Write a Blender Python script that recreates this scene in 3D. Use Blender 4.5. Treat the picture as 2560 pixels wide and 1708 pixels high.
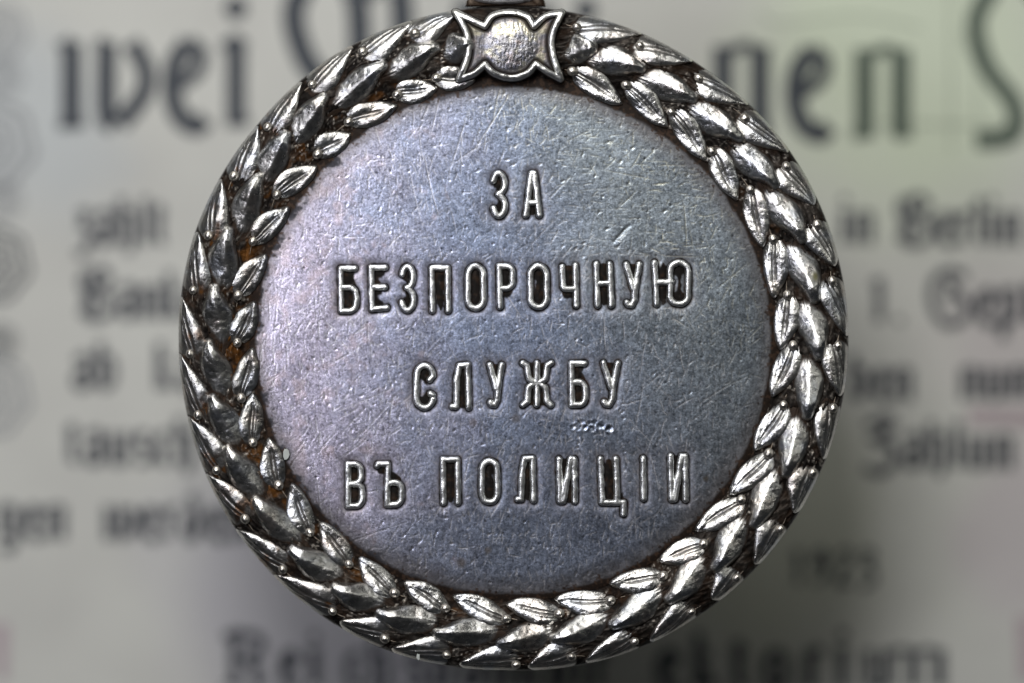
import bpy, math, random
import numpy as np

for o in list(bpy.data.objects):
    bpy.data.objects.remove(o)
S = bpy.context.scene
C = S.collection
random.seed(7)
RNG = np.random.default_rng(11)
PI = math.pi

# ------------------------------------------------------------------ camera, world, lamps
# one unit is a centimetre; the medal is 3.6 across and lies at z = 0, facing +z
S.unit_settings.scale_length = 0.01
PX = 466.67                      # survey units (photo pixels on the medal's face) per centimetre
D = 22.0                         # camera above the face
GAP = 2.1                        # banknote below the face
cam_d = bpy.data.cameras.new("camera")
cam = bpy.data.objects.new("camera", cam_d)
C.objects.link(cam)
cam.location = (0, 0, D)
cam_d.sensor_width = 36
cam_d.lens = 36 * D / (2560 / PX)
cam_d.clip_start = 1
cam_d.clip_end = 200
cam_d.dof.use_dof = True
cam_d.dof.focus_distance = D - 0.03
cam_d.dof.aperture_fstop = cam_d.lens * 1e-3 / (2 * 0.72)
S.camera = cam
S.render.resolution_x, S.render.resolution_y = 1024, 683
S.view_settings.view_transform = 'Standard'
S.view_settings.look = 'None'
S.view_settings.exposure = 0.0
S.view_settings.gamma = 1.0

w = bpy.data.worlds.new("World")
S.world = w
w.use_nodes = True
w.node_tree.nodes['Background'].inputs[0].default_value = (0.75, 0.85, 1.0, 1)
w.node_tree.nodes['Background'].inputs[1].default_value = 0.012


def lamp(name, loc, target, sx, sy, power, col):
    d = bpy.data.lights.new(name, 'AREA')
    d.shape = 'RECTANGLE'
    d.size, d.size_y = sx, sy
    d.energy = power
    d.color = col
    o = bpy.data.objects.new(name, d)
    C.objects.link(o)
    o.location = loc
    from mathutils import Vector
    o.rotation_euler = (Vector(target) - Vector(loc)).to_track_quat('-Z', 'Y').to_euler()
    return o


lamp("key_light", (-2.4, 8.4, 15.5), (0.0, 0.6, 0), 6.0, 3.6, 1650, (1.0, 0.985, 0.96))
lamp("side_light", (-5.0, 1.0, 9.0), (-1.0, 0.2, 0), 1.6, 3.2, 230, (0.91, 0.91, 1.0))
lamp("low_top_light", (-3.0, 14.5, 8.0), (0, 0.3, 0), 13.0, 4.5, 1050, (1.0, 0.99, 0.96))
lamp("right_light", (11.5, 5.5, 11.0), (0.6, 0, 0), 4.0, 5.0, 160, (1.0, 1.0, 0.93))


# ------------------------------------------------------------------ helpers
def tag(o, label=None, cat=None, group=None, kind=None):
    if label: o['label'] = label
    if cat: o['category'] = cat
    if group: o['group'] = group
    if kind: o['kind'] = kind
    return o


def empty(name, loc=(0, 0, 0)):
    o = bpy.data.objects.new(name, None)
    o.empty_display_size = 0.2
    C.objects.link(o)
    o.location = loc
    return o


def mesh_np(name, V, F, mat, parent=None, col=None, wear=None, smooth=True):
    """V (n,3) in cm, F (m,4) or (m,3) index array; col (n,3), wear (n,) vertex attributes"""
    me = bpy.data.meshes.new(name)
    V = np.asarray(V, dtype=np.float32)
    F = np.asarray(F, dtype=np.int32)
    k = F.shape[1]
    me.vertices.add(len(V))
    me.vertices.foreach_set('co', V.ravel())
    me.loops.add(F.size)
    me.loops.foreach_set('vertex_index', F.ravel())
    me.polygons.add(len(F))
    me.polygons.foreach_set('loop_start', np.arange(0, F.size, k, dtype=np.int32))
    me.update(calc_edges=True)
    me.polygons.foreach_set('use_smooth', np.full(len(F), smooth))
    if col is not None:
        a = me.attributes.new('col', 'FLOAT_COLOR', 'POINT')
        c4 = np.ones((len(V), 4), dtype=np.float32)
        c4[:, :3] = col
        a.data.foreach_set('color', c4.ravel())
    if wear is not None:
        a = me.attributes.new('wear', 'FLOAT', 'POINT')
        a.data.foreach_set('value', np.asarray(wear, dtype=np.float32).ravel())
    me.materials.append(mat)
    o = bpy.data.objects.new(name, me)
    C.objects.link(o)
    if parent: o.parent = parent
    return o


def sx(px): return (px - 1280.0) / PX
def sy(py): return (854.0 - py) / PX


def P(px, py, z):
    """survey pixels (z too) to centimetres"""
    return np.stack([(px - 1280.0) / PX, (854.0 - py) / PX, z / PX], axis=-1)


def grid_faces(n, m, wrap=False):
    i = np.arange(n - 1)[:, None]
    j = np.arange(m if wrap else m - 1)[None, :]
    j2 = (j + 1) % m
    a = i * m + j; b = i * m + j2; c = (i + 1) * m + j2; d = (i + 1) * m + j
    return np.stack([a + 0 * j, d, c, b], axis=-1).reshape(-1, 4)


_lat = {}
def noise(x, y, scale, seed=0):
    """smooth value noise in -1..1"""
    if seed not in _lat:
        _lat[seed] = np.random.default_rng(seed + 100).uniform(-1, 1, (256, 256))
    L = _lat[seed]
    X = np.asarray(x) / scale; Y = np.asarray(y) / scale
    xi = np.floor(X).astype(int); yi = np.floor(Y).astype(int)
    fx = X - xi; fy = Y - yi
    fx = fx * fx * (3 - 2 * fx); fy = fy * fy * (3 - 2 * fy)
    g = lambda a, b: L[a & 255, b & 255]
    return (g(xi, yi) * (1 - fx) + g(xi + 1, yi) * fx) * (1 - fy) + (g(xi, yi + 1) * (1 - fx) + g(xi + 1, yi + 1) * fx) * fy


def fbm(x, y, scale, seed=0, n=4):
    t = 0; a = 1; s = 0
    for k in range(n):
        t = t + a * noise(x + 37 * k, y - 53 * k, scale / 2 ** k, seed + k); s += a; a *= 0.55
    return t / s


def sst(a, b, x):
    t = np.clip((x - a) / (b - a), 0, 1)
    return t * t * (3 - 2 * t)


def mix(a, b, t):
    return a * (1 - t[..., None]) + np.asarray(b) * t[..., None]


# ------------------------------------------------------------------ materials
def new_mat(name):
    m = bpy.data.materials.new(name)
    m.use_nodes = True
    nt = m.node_tree
    return m, nt, nt.nodes['Principled BSDF']


def silver_mat(name, r0, r1, bump, bscale, speck):
    """tarnished silver: colour and wear are vertex attributes, grain and fine pits are nodes"""
    m, nt, b = new_mat(name)
    N = nt.nodes; L = nt.links
    at = N.new('ShaderNodeAttribute'); at.attribute_name = 'col'
    aw = N.new('ShaderNodeAttribute'); aw.attribute_name = 'wear'
    tc = N.new('ShaderNodeTexCoord')
    n1 = N.new('ShaderNodeTexNoise'); n1.inputs['Scale'].default_value = bscale
    n1.inputs['Detail'].default_value = 4; n1.inputs['Roughness'].default_value = 0.65
    n2 = N.new('ShaderNodeTexNoise'); n2.inputs['Scale'].default_value = bscale * 0.35
    n2.inputs['Detail'].default_value = 5; n2.inputs['Roughness'].default_value = 0.7
    L.new(tc.outputs['Object'], n1.inputs['Vector']); L.new(tc.outputs['Object'], n2.inputs['Vector'])
    mr = N.new('ShaderNodeMapRange')
    mr.inputs[1].default_value = 0.3; mr.inputs[2].default_value = 0.7
    mr.inputs[3].default_value = 1 - speck; mr.inputs[4].default_value = 1 + speck
    L.new(n1.outputs['Fac'], mr.inputs[0])
    mul = N.new('ShaderNodeMix'); mul.data_type = 'RGBA'; mul.blend_type = 'MULTIPLY'; mul.inputs[0].default_value = 1
    L.new(at.outputs['Color'], mul.inputs[6]); L.new(mr.outputs[0], mul.inputs[7])
    L.new(mul.outputs[2], b.inputs['Base Color'])
    L.new(aw.outputs['Fac'], b.inputs['Metallic'])
    rr = N.new('ShaderNodeMapRange'); rr.inputs[3].default_value = r0; rr.inputs[4].default_value = r1
    L.new(aw.outputs['Fac'], rr.inputs[0])
    ad = N.new('ShaderNodeMath'); ad.operation = 'MULTIPLY_ADD'
    L.new(n2.outputs['Fac'], ad.inputs[0]); ad.inputs[1].default_value = 0.25
    sb = N.new('ShaderNodeMath'); sb.operation = 'SUBTRACT'; sb.inputs[1].default_value = 0.125
    L.new(rr.outputs[0], sb.inputs[0]); L.new(sb.outputs[0], ad.inputs[2])
    L.new(ad.outputs[0], b.inputs['Roughness'])
    bp = N.new('ShaderNodeBump'); bp.inputs['Strength'].default_value = 1.0
    bp.inputs['Distance'].default_value = bump
    sm = N.new('ShaderNodeMath'); sm.operation = 'ADD'
    L.new(n1.outputs['Fac'], sm.inputs[0])
    s2 = N.new('ShaderNodeMath'); s2.operation = 'MULTIPLY'; s2.inputs[1].default_value = 1.6
    L.new(n2.outputs['Fac'], s2.inputs[0]); L.new(s2.outputs[0], sm.inputs[1])
    L.new(sm.outputs[0], bp.inputs['Height'])
    L.new(bp.outputs[0], b.inputs['Normal'])
    b.inputs['Specular IOR Level'].default_value = 0.10
    return m


M_leaf = silver_mat("worn_silver", 0.58, 0.29, 0.0026, 55, 0.16)
M_field = silver_mat("toned_silver_face", 0.60, 0.33, 0.0005, 95, 0.20)
M_ground = silver_mat("blackened_silver", 0.66, 0.34, 0.0050, 45, 0.35)
M_letter = silver_mat("polished_letter_silver", 0.60, 0.34, 0.0012, 60, 0.06)


def paper_mat():
    m, nt, b = new_mat("banknote_paper")
    N = nt.nodes; L = nt.links
    tc = N.new('ShaderNodeTexCoord')
    n = N.new('ShaderNodeTexNoise'); n.inputs['Scale'].default_value = 1.1; n.inputs['Detail'].default_value = 4
    L.new(tc.outputs['Object'], n.inputs['Vector'])
    cr = N.new('ShaderNodeValToRGB')
    cr.color_ramp.elements[0].position = 0.3; cr.color_ramp.elements[0].color = (0.54, 0.54, 0.51, 1)
    cr.color_ramp.elements[1].position = 0.7; cr.color_ramp.elements[1].color = (0.62, 0.625, 0.585, 1)
    L.new(n.outputs['Fac'], cr.inputs[0])
    # printed pale green and pink underprint patches
    cur = cr.outputs[0]
    for (px, py, rad, col, f) in [(2280, 130, 0.95, (0.64, 0.717, 0.55, 1), 0.8), (1900, 1330, 0.75, (0.512, 0.538, 0.384, 1), 0.4),
                                  (2600, 900, 0.6, (0.589, 0.512, 0.55, 1), 0.4), (2580, 1350, 0.5, (0.538, 0.461, 0.512, 1), 0.4),
                                  (60, 300, 0.55, (0.486, 0.525, 0.55, 1), 0.6), (800, 1450, 0.9, (0.538, 0.525, 0.589, 1), 0.6)]:
        k = (D + GAP) / D
        vm = N.new('ShaderNodeVectorMath'); vm.operation = 'DISTANCE'
        L.new(tc.outputs['Object'], vm.inputs[0]); vm.inputs[1].default_value = (sx(px) * k, sy(py) * k, 0)
        nm = N.new('ShaderNodeMath'); nm.operation = 'MULTIPLY_ADD'
        L.new(n.outputs['Fac'], nm.inputs[0]); nm.inputs[1].default_value = 0.8; L.new(vm.outputs['Value'], nm.inputs[2])
        r = N.new('ShaderNodeMapRange'); r.interpolation_type = 'SMOOTHSTEP'
        r.inputs[1].default_value = rad * 0.5 + 0.4; r.inputs[2].default_value = rad * 1.4 + 0.4
        r.inputs[3].default_value = f; r.inputs[4].default_value = 0
        L.new(nm.outputs[0], r.inputs[0])
        mx = N.new('ShaderNodeMix'); mx.data_type = 'RGBA'
        L.new(r.outputs[0], mx.inputs[0]); L.new(cur, mx.inputs[6]); mx.inputs[7].default_value = col
        cur = mx.outputs[2]
    L.new(cur, b.inputs['Base Color'])
    b.inputs['Roughness'].default_value = 0.85
    b.inputs['Specular IOR Level'].default_value = 0.2
    f = N.new('ShaderNodeTexNoise'); f.inputs['Scale'].default_value = 60; f.inputs['Detail'].default_value = 3
    L.new(tc.outputs['Object'], f.inputs['Vector'])
    bp = N.new('ShaderNodeBump'); bp.inputs['Distance'].default_value = 0.004
    L.new(f.outputs['Fac'], bp.inputs['Height']); L.new(bp.outputs[0], b.inputs['Normal'])
    return m


def plain(name, col, rough=0.7, metal=0.0):
    m, nt, b = new_mat(name)
    N = nt.nodes; L = nt.links
    tc = N.new('ShaderNodeTexCoord')
    n = N.new('ShaderNodeTexNoise'); n.inputs['Scale'].default_value = 25; n.inputs['Detail'].default_value = 4
    L.new(tc.outputs['Object'], n.inputs['Vector'])
    cr = N.new('ShaderNodeValToRGB')
    cr.color_ramp.elements[0].color = tuple(c * 0.75 for c in col) + (1,)
    cr.color_ramp.elements[1].color = tuple(min(1, c * 1.25) for c in col) + (1,)
    L.new(n.outputs['Fac'], cr.inputs[0]); L.new(cr.outputs[0], b.inputs['Base Color'])
    b.inputs['Roughness'].default_value = rough; b.inputs['Metallic'].default_value = metal
    return m


M_paper = paper_mat()
M_ink = plain("blue_black_ink", (0.035, 0.043, 0.055), 0.6)
M_ink_grey = plain("grey_ink", (0.085, 0.09, 0.10), 0.7)
M_ink_green = plain("green_ink", (0.09, 0.12, 0.09), 0.6)
M_ink_pale = plain("pale_grey_ink", (0.30, 0.31, 0.32), 0.7)
M_ink_pink = plain("dull_pink_ink", (0.44, 0.37, 0.39), 0.7)
M_table = plain("grey_table", (0.10, 0.10, 0.10), 0.7)
M_cork = plain("dark_cork", (0.05, 0.04, 0.03), 0.9)
M_fleck = plain("grey_dust", (0.45, 0.48, 0.46), 0.9)

# ------------------------------------------------------------------ survey of the medal
CX, CY = 1284.5, 845.0
_ra = np.array([0, 23, 56, 70, 92, 112, 125, 136, 147, 166, 180, 197, 220, 237, 250, 270, 282, 293, 307, 325, 360])
_rv = np.array([840, 840, 838, 840, 834, 846, 848, 848, 848, 842, 841, 843, 837, 841, 838, 833, 830, 829, 829, 837, 840]) / 840.0


def Rk(th):
    return np.interp(np.degrees(th) % 360, _ra, _rv)


def pol(r, th):
    k = r * Rk(th)
    return CX + k * np.cos(th), CY + k * np.sin(th)


def inv(px, py):
    dx, dy = np.asarray(px) - CX, np.asarray(py) - CY
    th = np.arctan2(dy, dx)
    return np.hypot(dx, dy) / Rk(th), th


_zr = np.array([0, 600, 640, 652, 662, 672, 690, 715, 745, 775, 800, 818, 830, 837, 840])
_zz = np.array([0, 0, -1, -4, -8, -8, 0, 9, 15, 14, 9, 0, -11, -24, -34], dtype=float)


def z0(px, py):
    r, th = inv(px, py)
    return np.interp(r, _zr, _zz) - np.clip(r - 838, 0, 60) * 4


SILVER = np.array([0.80, 0.79, 0.76])
BLACK = np.array([0.009, 0.007, 0.006])
BROWN = np.array([0.026, 0.015, 0.009])
RUST = np.array([0.13, 0.050, 0.008])

medal = empty("medal", (sx(CX), sy(CY), -0.25))
tag(medal, "round tarnished silver medal with laurel wreath rim and raised Cyrillic lettering", "medal")
bpy.context.view_layer.update()
OFF = np.array([sx(CX), sy(CY), -0.25])


def part(name, V, F, mat, col=None, wear=None, parent=medal, smooth=True):
    return mesh_np(name, np.asarray(V) - OFF, F, mat, parent, col, wear, smooth)


# ------------------------------------------------------------------ lettering skeletons
def arc(cx, cy, rx, ry, a0, a1, n=14):
    return [(cx + rx * math.cos(math.radians(a0 + (a1 - a0) * i / n)), cy + ry * math.sin(math.radians(a0 + (a1 - a0) * i / n))) for i in range(n + 1)]


def oval():
    a = arc(.5, .22, .5, .22, 180, 360, 12) + arc(.5, .78, .5, .22, 0, 180, 12)
    return a + [a[0]]


ZE = arc(.46, .24, .46, .24, 195, 385, 12)[:-1] + [(.84, .38), (.66, .46), (.42, .49), (.62, .53), (.86, .62)] + arc(.48, .76, .50, .24, -12, 165, 12)
G = {
    'З': [ZE],
    'А': [[(.0, 1), (.40, 0), (.62, 0), (1, 1)], [(.17, .70), (.84, .70)]],
    'Б': [[(.92, 0), (0, 0), (.04, 1)], [(.02, .45), (.5, .45)] + arc(.55, .62, .45, .17, -90, 0, 6) + arc(.55, .83, .45, .17, 0, 90, 6) + [(.04, 1)]],
    'Е': [[(.9, .0), (.0, .0), (.08, 1), (1, .96)], [(.04, .47), (.88, .47)]],
    'П': [[(.03, 1), (0, 0), (.96, 0), (1, 1)]],
    'О': [oval()],
    'Р': [[(.08, 1), (0, 0), (.5, 0)] + arc(.5, .16, .5, .16, -90, 0, 6) + arc(.5, .38, .5, .16, 0, 90, 6) + [(.05, .54)]],
    'Ч': [[(0, .03), (.04, .46)] + arc(.30, .48, .26, .10, 180, 90, 5) + [(.95, .58)], [(.95, 0), (1, 1)]],
    'Н': [[(0, 0), (.1, 1)], [(.9, 0), (1, 1)], [(.05, .47), (.93, .46)]],
    'У': [[(0, 0), (.52, .58)], [(1, 0), (.66, .62), (.62, .86), (.40, .99), (.16, .98), (.05, .93)]],
    'Ю': [[(0, 0), (.06, 1)], [(.05, .47), (.5, .47)], [(.46 + .54 * x, y) for x, y in oval()]],
    'С': [arc(.5, .24, .47, .24, -2, -180, 12)[:] + arc(.5, .76, .47, .24, 180, 10, 12), [(.97, .24), (.78, .34)], [(.97, .70), (.82, .66)]],
    'Л': [[(0, .97), (.22, .97), (.26, .3), (.42, .02), (.95, 0), (1, 1)]],
    'Ж': [[(.5, 0), (.5, 1)], [(0, .0), (.14, .06), (.22, .38), (.40, .46), (.60, .46), (.78, .38), (.86, .06), (1, 0)],
          [(0, 1), (.14, .92), (.20, .58), (.40, .49), (.60, .49), (.80, .58), (.86, .92), (1, 1)]],
    'В': [[(0, 1), (.0, 0), (.4, .0)] + arc(.42, .15, .48, .15, -90, 0, 6) + arc(.42, .32, .48, .14, 0, 90, 6) + [(.05, .48)],
          [(.42, .48)] + arc(.48, .64, .52, .16, -90, 0, 6) + arc(.48, .84, .52, .16, 0, 90, 6) + [(0, 1)]],
    'Ъ': [[(0, .05), (.04, .0), (.45, .0), (.42, .98)], [(.44, .48), (.65, .45)] + arc(.70, .62, .30, .17, -90, 0, 6) + arc(.70, .83, .30, .17, 0, 90, 6) + [(.42, 1)]],
    'И': [[(0, 0), (.06, 1), (.28, 1), (.72, 0), (.96, .0), (1, 1)], [(.12, .98), (.80, .02)]],
    'Ц': [[(0, 0), (.06, .78)], [(.66, 0), (.72, .78)], [(.06, .79), (1, .79), (.98, 1)]],
    'І': [[(.3, 0), (.6, 1)]],
}
TEXT = [('З', 1227, 427, 1270, 547), ('А', 1308, 427, 1355, 545),
        ('Б', 845, 665, 897, 784), ('Е', 921, 663, 974, 780), ('З', 998, 660, 1041, 782), ('П', 1073, 664, 1127, 784),
        ('О', 1163, 659, 1215, 777), ('Р', 1241, 659, 1288, 775), ('О', 1320, 659, 1373, 775), ('Ч', 1399, 658, 1447, 771),
        ('Н', 1484, 654, 1535, 771), ('У', 1559, 655, 1605, 771), ('Ю', 1630, 650, 1727, 767),
        ('С', 1033, 908, 1090, 1026), ('Л', 1125, 906, 1178, 1026), ('У', 1218, 906, 1261, 1020), ('Ж', 1301, 902, 1384, 1019),
        ('Б', 1422, 902, 1470, 1019), ('У', 1502, 902, 1551, 1019),
        ('В', 864, 1154, 912, 1272), ('Ъ', 936, 1154, 1010, 1269), ('П', 1101, 1143, 1152, 1264), ('О', 1198, 1146, 1250, 1262),
        ('Л', 1288, 1139, 1340, 1258), ('И', 1391, 1142, 1444, 1260), ('Ц', 1495, 1142, 1566, 1292), ('І', 1600, 1140, 1618, 1254),
        ('И', 1670, 1134, 1721, 1256)]
HW = 8.3


def strokes_px(ch, x0, y0, x1, y1, inset=6.5):
    out = []
    for st in G[ch]:
        out.append([(x0 + inset + px * (x1 - x0 - 2 * inset), y0 + inset + py * (y1 - y0 - 2 * inset)) for px, py in st])
    return out


def seg_dist(X, Y, a, b):
    ax, ay = a; bx, by = b
    dx, dy = bx - ax, by - ay
    l2 = dx * dx + dy * dy + 1e-9
    t = np.clip(((X - ax) * dx + (Y - ay) * dy) / l2, 0, 1)
    return np.hypot(X - ax - t * dx, Y - ay - t * dy)


LET = [strokes_px(*t) for t in TEXT]

# ------------------------------------------------------------------ the face (field) as a surveyed height field
ST = 2.0
RF = 672
xs = np.arange(CX - RF, CX + RF + ST, ST)
ys = np.arange(CY - RF, CY + RF + ST, ST)
NX, NY = len(xs), len(ys)
X, Y = np.meshgrid(xs, ys, indexing='ij')
RR, TH = inv(X, Y)
Hm = np.interp(RR, _zr, _zz)
Hm += 1.4 * fbm(X, Y, 260, 3, 3) + 0.12 * fbm(X, Y, 26, 5, 3)
# micro relief: short handling marks
white = RNG.normal(0, 1, X.shape)
def blur(a, n):
    for _ in range(n):
        a = (a + np.roll(a, 1, 0) + np.roll(a, -1, 0)) / 3
        a = (a + np.roll(a, 1, 1) + np.roll(a, -1, 1)) / 3
    return a
mr = blur(white, 1); mr /= mr.std()
m2 = blur(RNG.normal(0, 1, X.shape), 3); m2 /= m2.std()
vert = RNG.normal(0, 1, X.shape)
for _ in range(6): vert = (vert + np.roll(vert, 1, 1) + np.roll(vert, -1, 1)) / 3
vert /= vert.std()
amp = sst(-0.4, 0.5, fbm(X, Y, 120, 21, 3)) * 0.6 + 0.6
Hm += amp * (0.020 * white + 0.012 * mr + 0.005 * m2 + 0.020 * vert)

scr = np.zeros(X.shape)      # depth of scratches
brt = np.zeros(X.shape)      # bright fresh metal


def stamp(grid, px, py, val, w=0.0):
    gx = (px - xs[0]) / ST; gy = (py - ys[0]) / ST
    i = np.floor(gx).astype(int); j = np.floor(gy).astype(int)
    fx, fy = gx - i, gy - j
    ok = (i > 1) & (j > 1) & (i < NX - 3) & (j < NY - 3)
    i, j, fx, fy, val = i[ok], j[ok], fx[ok], fy[ok], val[ok]
    np.maximum.at(grid, (i, j), val * (1 - fx) * (1 - fy) * 1.6)
    np.maximum.at(grid, (i + 1, j), val * fx * (1 - fy) * 1.6)
    np.maximum.at(grid, (i, j + 1), val * (1 - fx) * fy * 1.6)
    np.maximum.at(grid, (i + 1, j + 1), val * fx * fy * 1.6)


def scratch(x, y, ang, ln, dep, br, curve=0.0):
    n = max(4, int(ln))
    t = np.linspace(-0.5, 0.5, n)
    a = ang + curve * t
    px = x + np.cumsum(np.cos(a)) * ln / n - 0.5 * ln * math.cos(ang)
    py = y + np.cumsum(np.sin(a)) * ln / n - 0.5 * ln * math.sin(ang)
    prof = np.clip(1 - (2 * np.abs(t)) ** 3, 0, 1) * (0.7 + 0.3 * RNG.uniform(0, 1, n))
    stamp(scr, px, py, dep * prof); stamp(brt, px, py, br * prof)


for k in range(8500):
    r = 650 * math.sqrt(random.random()); a = random.uniform(0, 2 * PI)
    x, y = CX + r * math.cos(a), CY + r * math.sin(a)
    q = random.random()
    if x > 1350 and y < 640 and q < 0.45: an = random.gauss(0.02, 0.12)
    elif q < 0.5: an = random.gauss(PI / 2, 0.22)
    elif q < 0.75: an = random.gauss(-0.9, 0.35)
    else: an = random.uniform(0, PI)
    ln = 6 + random.expovariate(1 / 13.0)
    if random.random() < 0.013: ln += random.uniform(50, 190)
    s = random.random() ** 2
    scratch(x, y, an, ln, 0.05 + 0.6 * s, 0.08 + 0.72 * s, random.gauss(0, 0.25))
for k in range(230):          # nicks: short, wide, deep
    r = 630 * math.sqrt(random.random()); a = random.uniform(0, 2 * PI)
    x, y = CX + r * math.cos(a), CY + r * math.sin(a)
    an = random.gauss(-1.0, 0.5); ln = random.uniform(7, 20)
    for w_ in (-1.5, 0, 1.5):
        scratch(x + w_ * math.sin(an), y - w_ * math.cos(an), an, ln * (1 - abs(w_) * .2), 1.0, 0.9 if w_ > 0 else 0.1)
for (x, y, a, ln) in [(1552, 585, -0.83, 62), (1556, 590, -0.83, 40), (1100, 640, 1.4, 70), (1712, 560, 1.5, 130), (1690, 730, 1.1, 260),
                      (900, 1350, -0.35, 300), (1600, 1010, 1.75, 160), (1430, 690, 0.1, 90), (930, 430, 1.0, 60), (1365, 330, 1.35, 50),
                      (1400, 470, -0.8, 90), (1830, 690, -0.7, 110), (1700, 640, 0.03, 100), (880, 1120, -0.6, 110)]:
    scratch(x, y, a, ln, 0.6, 0.6, random.gauss(0, 0.3))
# gouge right of the first line, pitted band under the third
g = seg_dist(X, Y, (1536, 604), (1572, 566))
Hm -= 0.8 * np.exp(-(g / 5.0) ** 2) * (1 + .5 * fbm(X, Y, 12, 7, 2))
for k in range(16):
    px_, py_ = 1433 + k * 6.3 + random.uniform(-3, 3), 1068 + random.uniform(-10, 8)
    rad = random.uniform(3.5, 8.5)
    dd = np.hypot(X - px_, Y - py_) / rad
    Hm -= 0.9 * np.exp(-dd ** 2) - 0.35 * np.exp(-((dd - 1.5) / .5) ** 2)
pit = np.zeros(X.shape)
for k in range(130):
    r = 640 * math.sqrt(random.random()); a = random.uniform(0, 2 * PI)
    px_, py_ = CX + r * math.cos(a), CY + r * math.sin(a)
    rad = random.uniform(1.2, 3.2)
    i0, j0 = int((px_ - xs[0]) / ST), int((py_ - ys[0]) / ST)
    sl = (slice(max(0, i0 - 7), i0 + 8), slice(max(0, j0 - 7), j0 + 8))
    dd = np.exp(-(np.hypot(X[sl] - px_, Y[sl] - py_) / rad) ** 2)
    Hm[sl] -= random.uniform(.15, .8) * dd; pit[sl] = np.maximum(pit[sl], dd)
Hm -= 0.55 * scr

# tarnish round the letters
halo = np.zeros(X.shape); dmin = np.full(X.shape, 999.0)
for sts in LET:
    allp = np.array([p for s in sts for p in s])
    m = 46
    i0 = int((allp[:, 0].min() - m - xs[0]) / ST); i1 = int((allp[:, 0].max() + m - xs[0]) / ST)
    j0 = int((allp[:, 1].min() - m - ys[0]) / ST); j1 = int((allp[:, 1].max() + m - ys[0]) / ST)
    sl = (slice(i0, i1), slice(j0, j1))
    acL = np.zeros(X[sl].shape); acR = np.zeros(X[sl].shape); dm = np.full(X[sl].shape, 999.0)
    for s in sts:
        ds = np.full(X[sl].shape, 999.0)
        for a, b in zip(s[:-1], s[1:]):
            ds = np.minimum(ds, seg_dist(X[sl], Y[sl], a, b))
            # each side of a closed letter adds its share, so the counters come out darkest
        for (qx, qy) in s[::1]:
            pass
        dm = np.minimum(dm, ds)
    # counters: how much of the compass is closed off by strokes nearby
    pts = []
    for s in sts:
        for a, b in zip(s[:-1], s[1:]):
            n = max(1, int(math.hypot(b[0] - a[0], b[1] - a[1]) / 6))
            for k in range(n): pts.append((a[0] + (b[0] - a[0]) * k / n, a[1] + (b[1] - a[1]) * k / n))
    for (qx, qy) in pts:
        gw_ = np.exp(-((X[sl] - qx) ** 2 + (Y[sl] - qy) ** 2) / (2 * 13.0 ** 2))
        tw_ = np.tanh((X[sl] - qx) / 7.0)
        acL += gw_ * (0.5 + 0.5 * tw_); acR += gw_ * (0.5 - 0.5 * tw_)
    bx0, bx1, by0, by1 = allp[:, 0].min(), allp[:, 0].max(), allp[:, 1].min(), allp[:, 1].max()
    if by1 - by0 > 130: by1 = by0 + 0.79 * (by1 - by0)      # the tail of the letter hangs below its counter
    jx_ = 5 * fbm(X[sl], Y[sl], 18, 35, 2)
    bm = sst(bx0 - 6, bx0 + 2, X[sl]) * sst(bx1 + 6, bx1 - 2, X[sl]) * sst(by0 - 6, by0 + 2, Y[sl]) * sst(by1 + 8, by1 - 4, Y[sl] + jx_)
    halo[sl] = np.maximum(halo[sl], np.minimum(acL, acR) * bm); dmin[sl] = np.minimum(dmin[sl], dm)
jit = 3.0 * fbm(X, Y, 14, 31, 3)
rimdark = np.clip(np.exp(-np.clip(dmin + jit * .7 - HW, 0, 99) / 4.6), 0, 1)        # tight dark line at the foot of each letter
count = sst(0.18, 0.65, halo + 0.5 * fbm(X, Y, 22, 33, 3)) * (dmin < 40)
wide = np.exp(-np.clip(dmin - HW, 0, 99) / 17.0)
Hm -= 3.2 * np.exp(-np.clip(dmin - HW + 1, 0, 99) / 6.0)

# toning of the face, with light from the left and its falloff painted in
f1 = fbm(X, Y, 300, 41, 4); f2 = fbm(X, Y, 60, 47, 4); f3 = fbm(X, Y, 9, 53, 3)
LAV = np.array([0.60, 0.555, 0.69]); BLU = np.array([0.34, 0.40, 0.55]); GRY = np.array([0.38, 0.435, 0.47]); DRK = np.array([0.21, 0.225, 0.26])
u = (X - CX) / 650; v = (Y - CY) / 650
col = np.empty(X.shape + (3,)); col[:] = BLU
col = mix(col, LAV, sst(-0.05, -0.85, u + 0.3 * f1 + 0.15 * f2) * 0.95)
col = mix(col, GRY, sst(0.0, 0.7, u - 0.45 * v + 0.3 * f1) * 0.85)
col = mix(col, DRK, sst(0.0, 0.95, v + 0.35 * u + 0.25 * f1) * 0.5)  # fading of the light towards the lower right, put into the colour
col *= np.clip(1 + 0.18 * fbm(X, Y, 140, 67, 3) + 0.26 * f2 + 0.10 * f3 + 0.10 * mr + 0.13 * white + 0.08 * vert, .1, 3)[..., None]
pk = sst(0.15, 0.7, fbm(X, Y, 34, 61, 3) - 0.9 * u - 0.5)
col = mix(col, (0.78, 0.60, 0.60), pk * 0.35)
spk = sst(0.3, 0.75, fbm(X, Y, 7, 71, 2))
col = mix(col, (0.10, 0.13, 0.24), spk * 0.30)
wear = np.full(X.shape, 1.0)
# worn/bright flecks
bl = np.clip(brt, 0, 1) * (0.55 + 0.45 * sst(-.5, .4, fbm(X, Y, 130, 65, 3)))
yel = sst(0.2, 0.9, u - v - 0.2) * 0.8
fre = mix(np.broadcast_to(np.array([0.93, 0.92, 0.95]), X.shape + (3,)), (0.97, 0.96, 0.72), yel)
col = col * (1 - bl[..., None]) + fre * bl[..., None]
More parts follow.
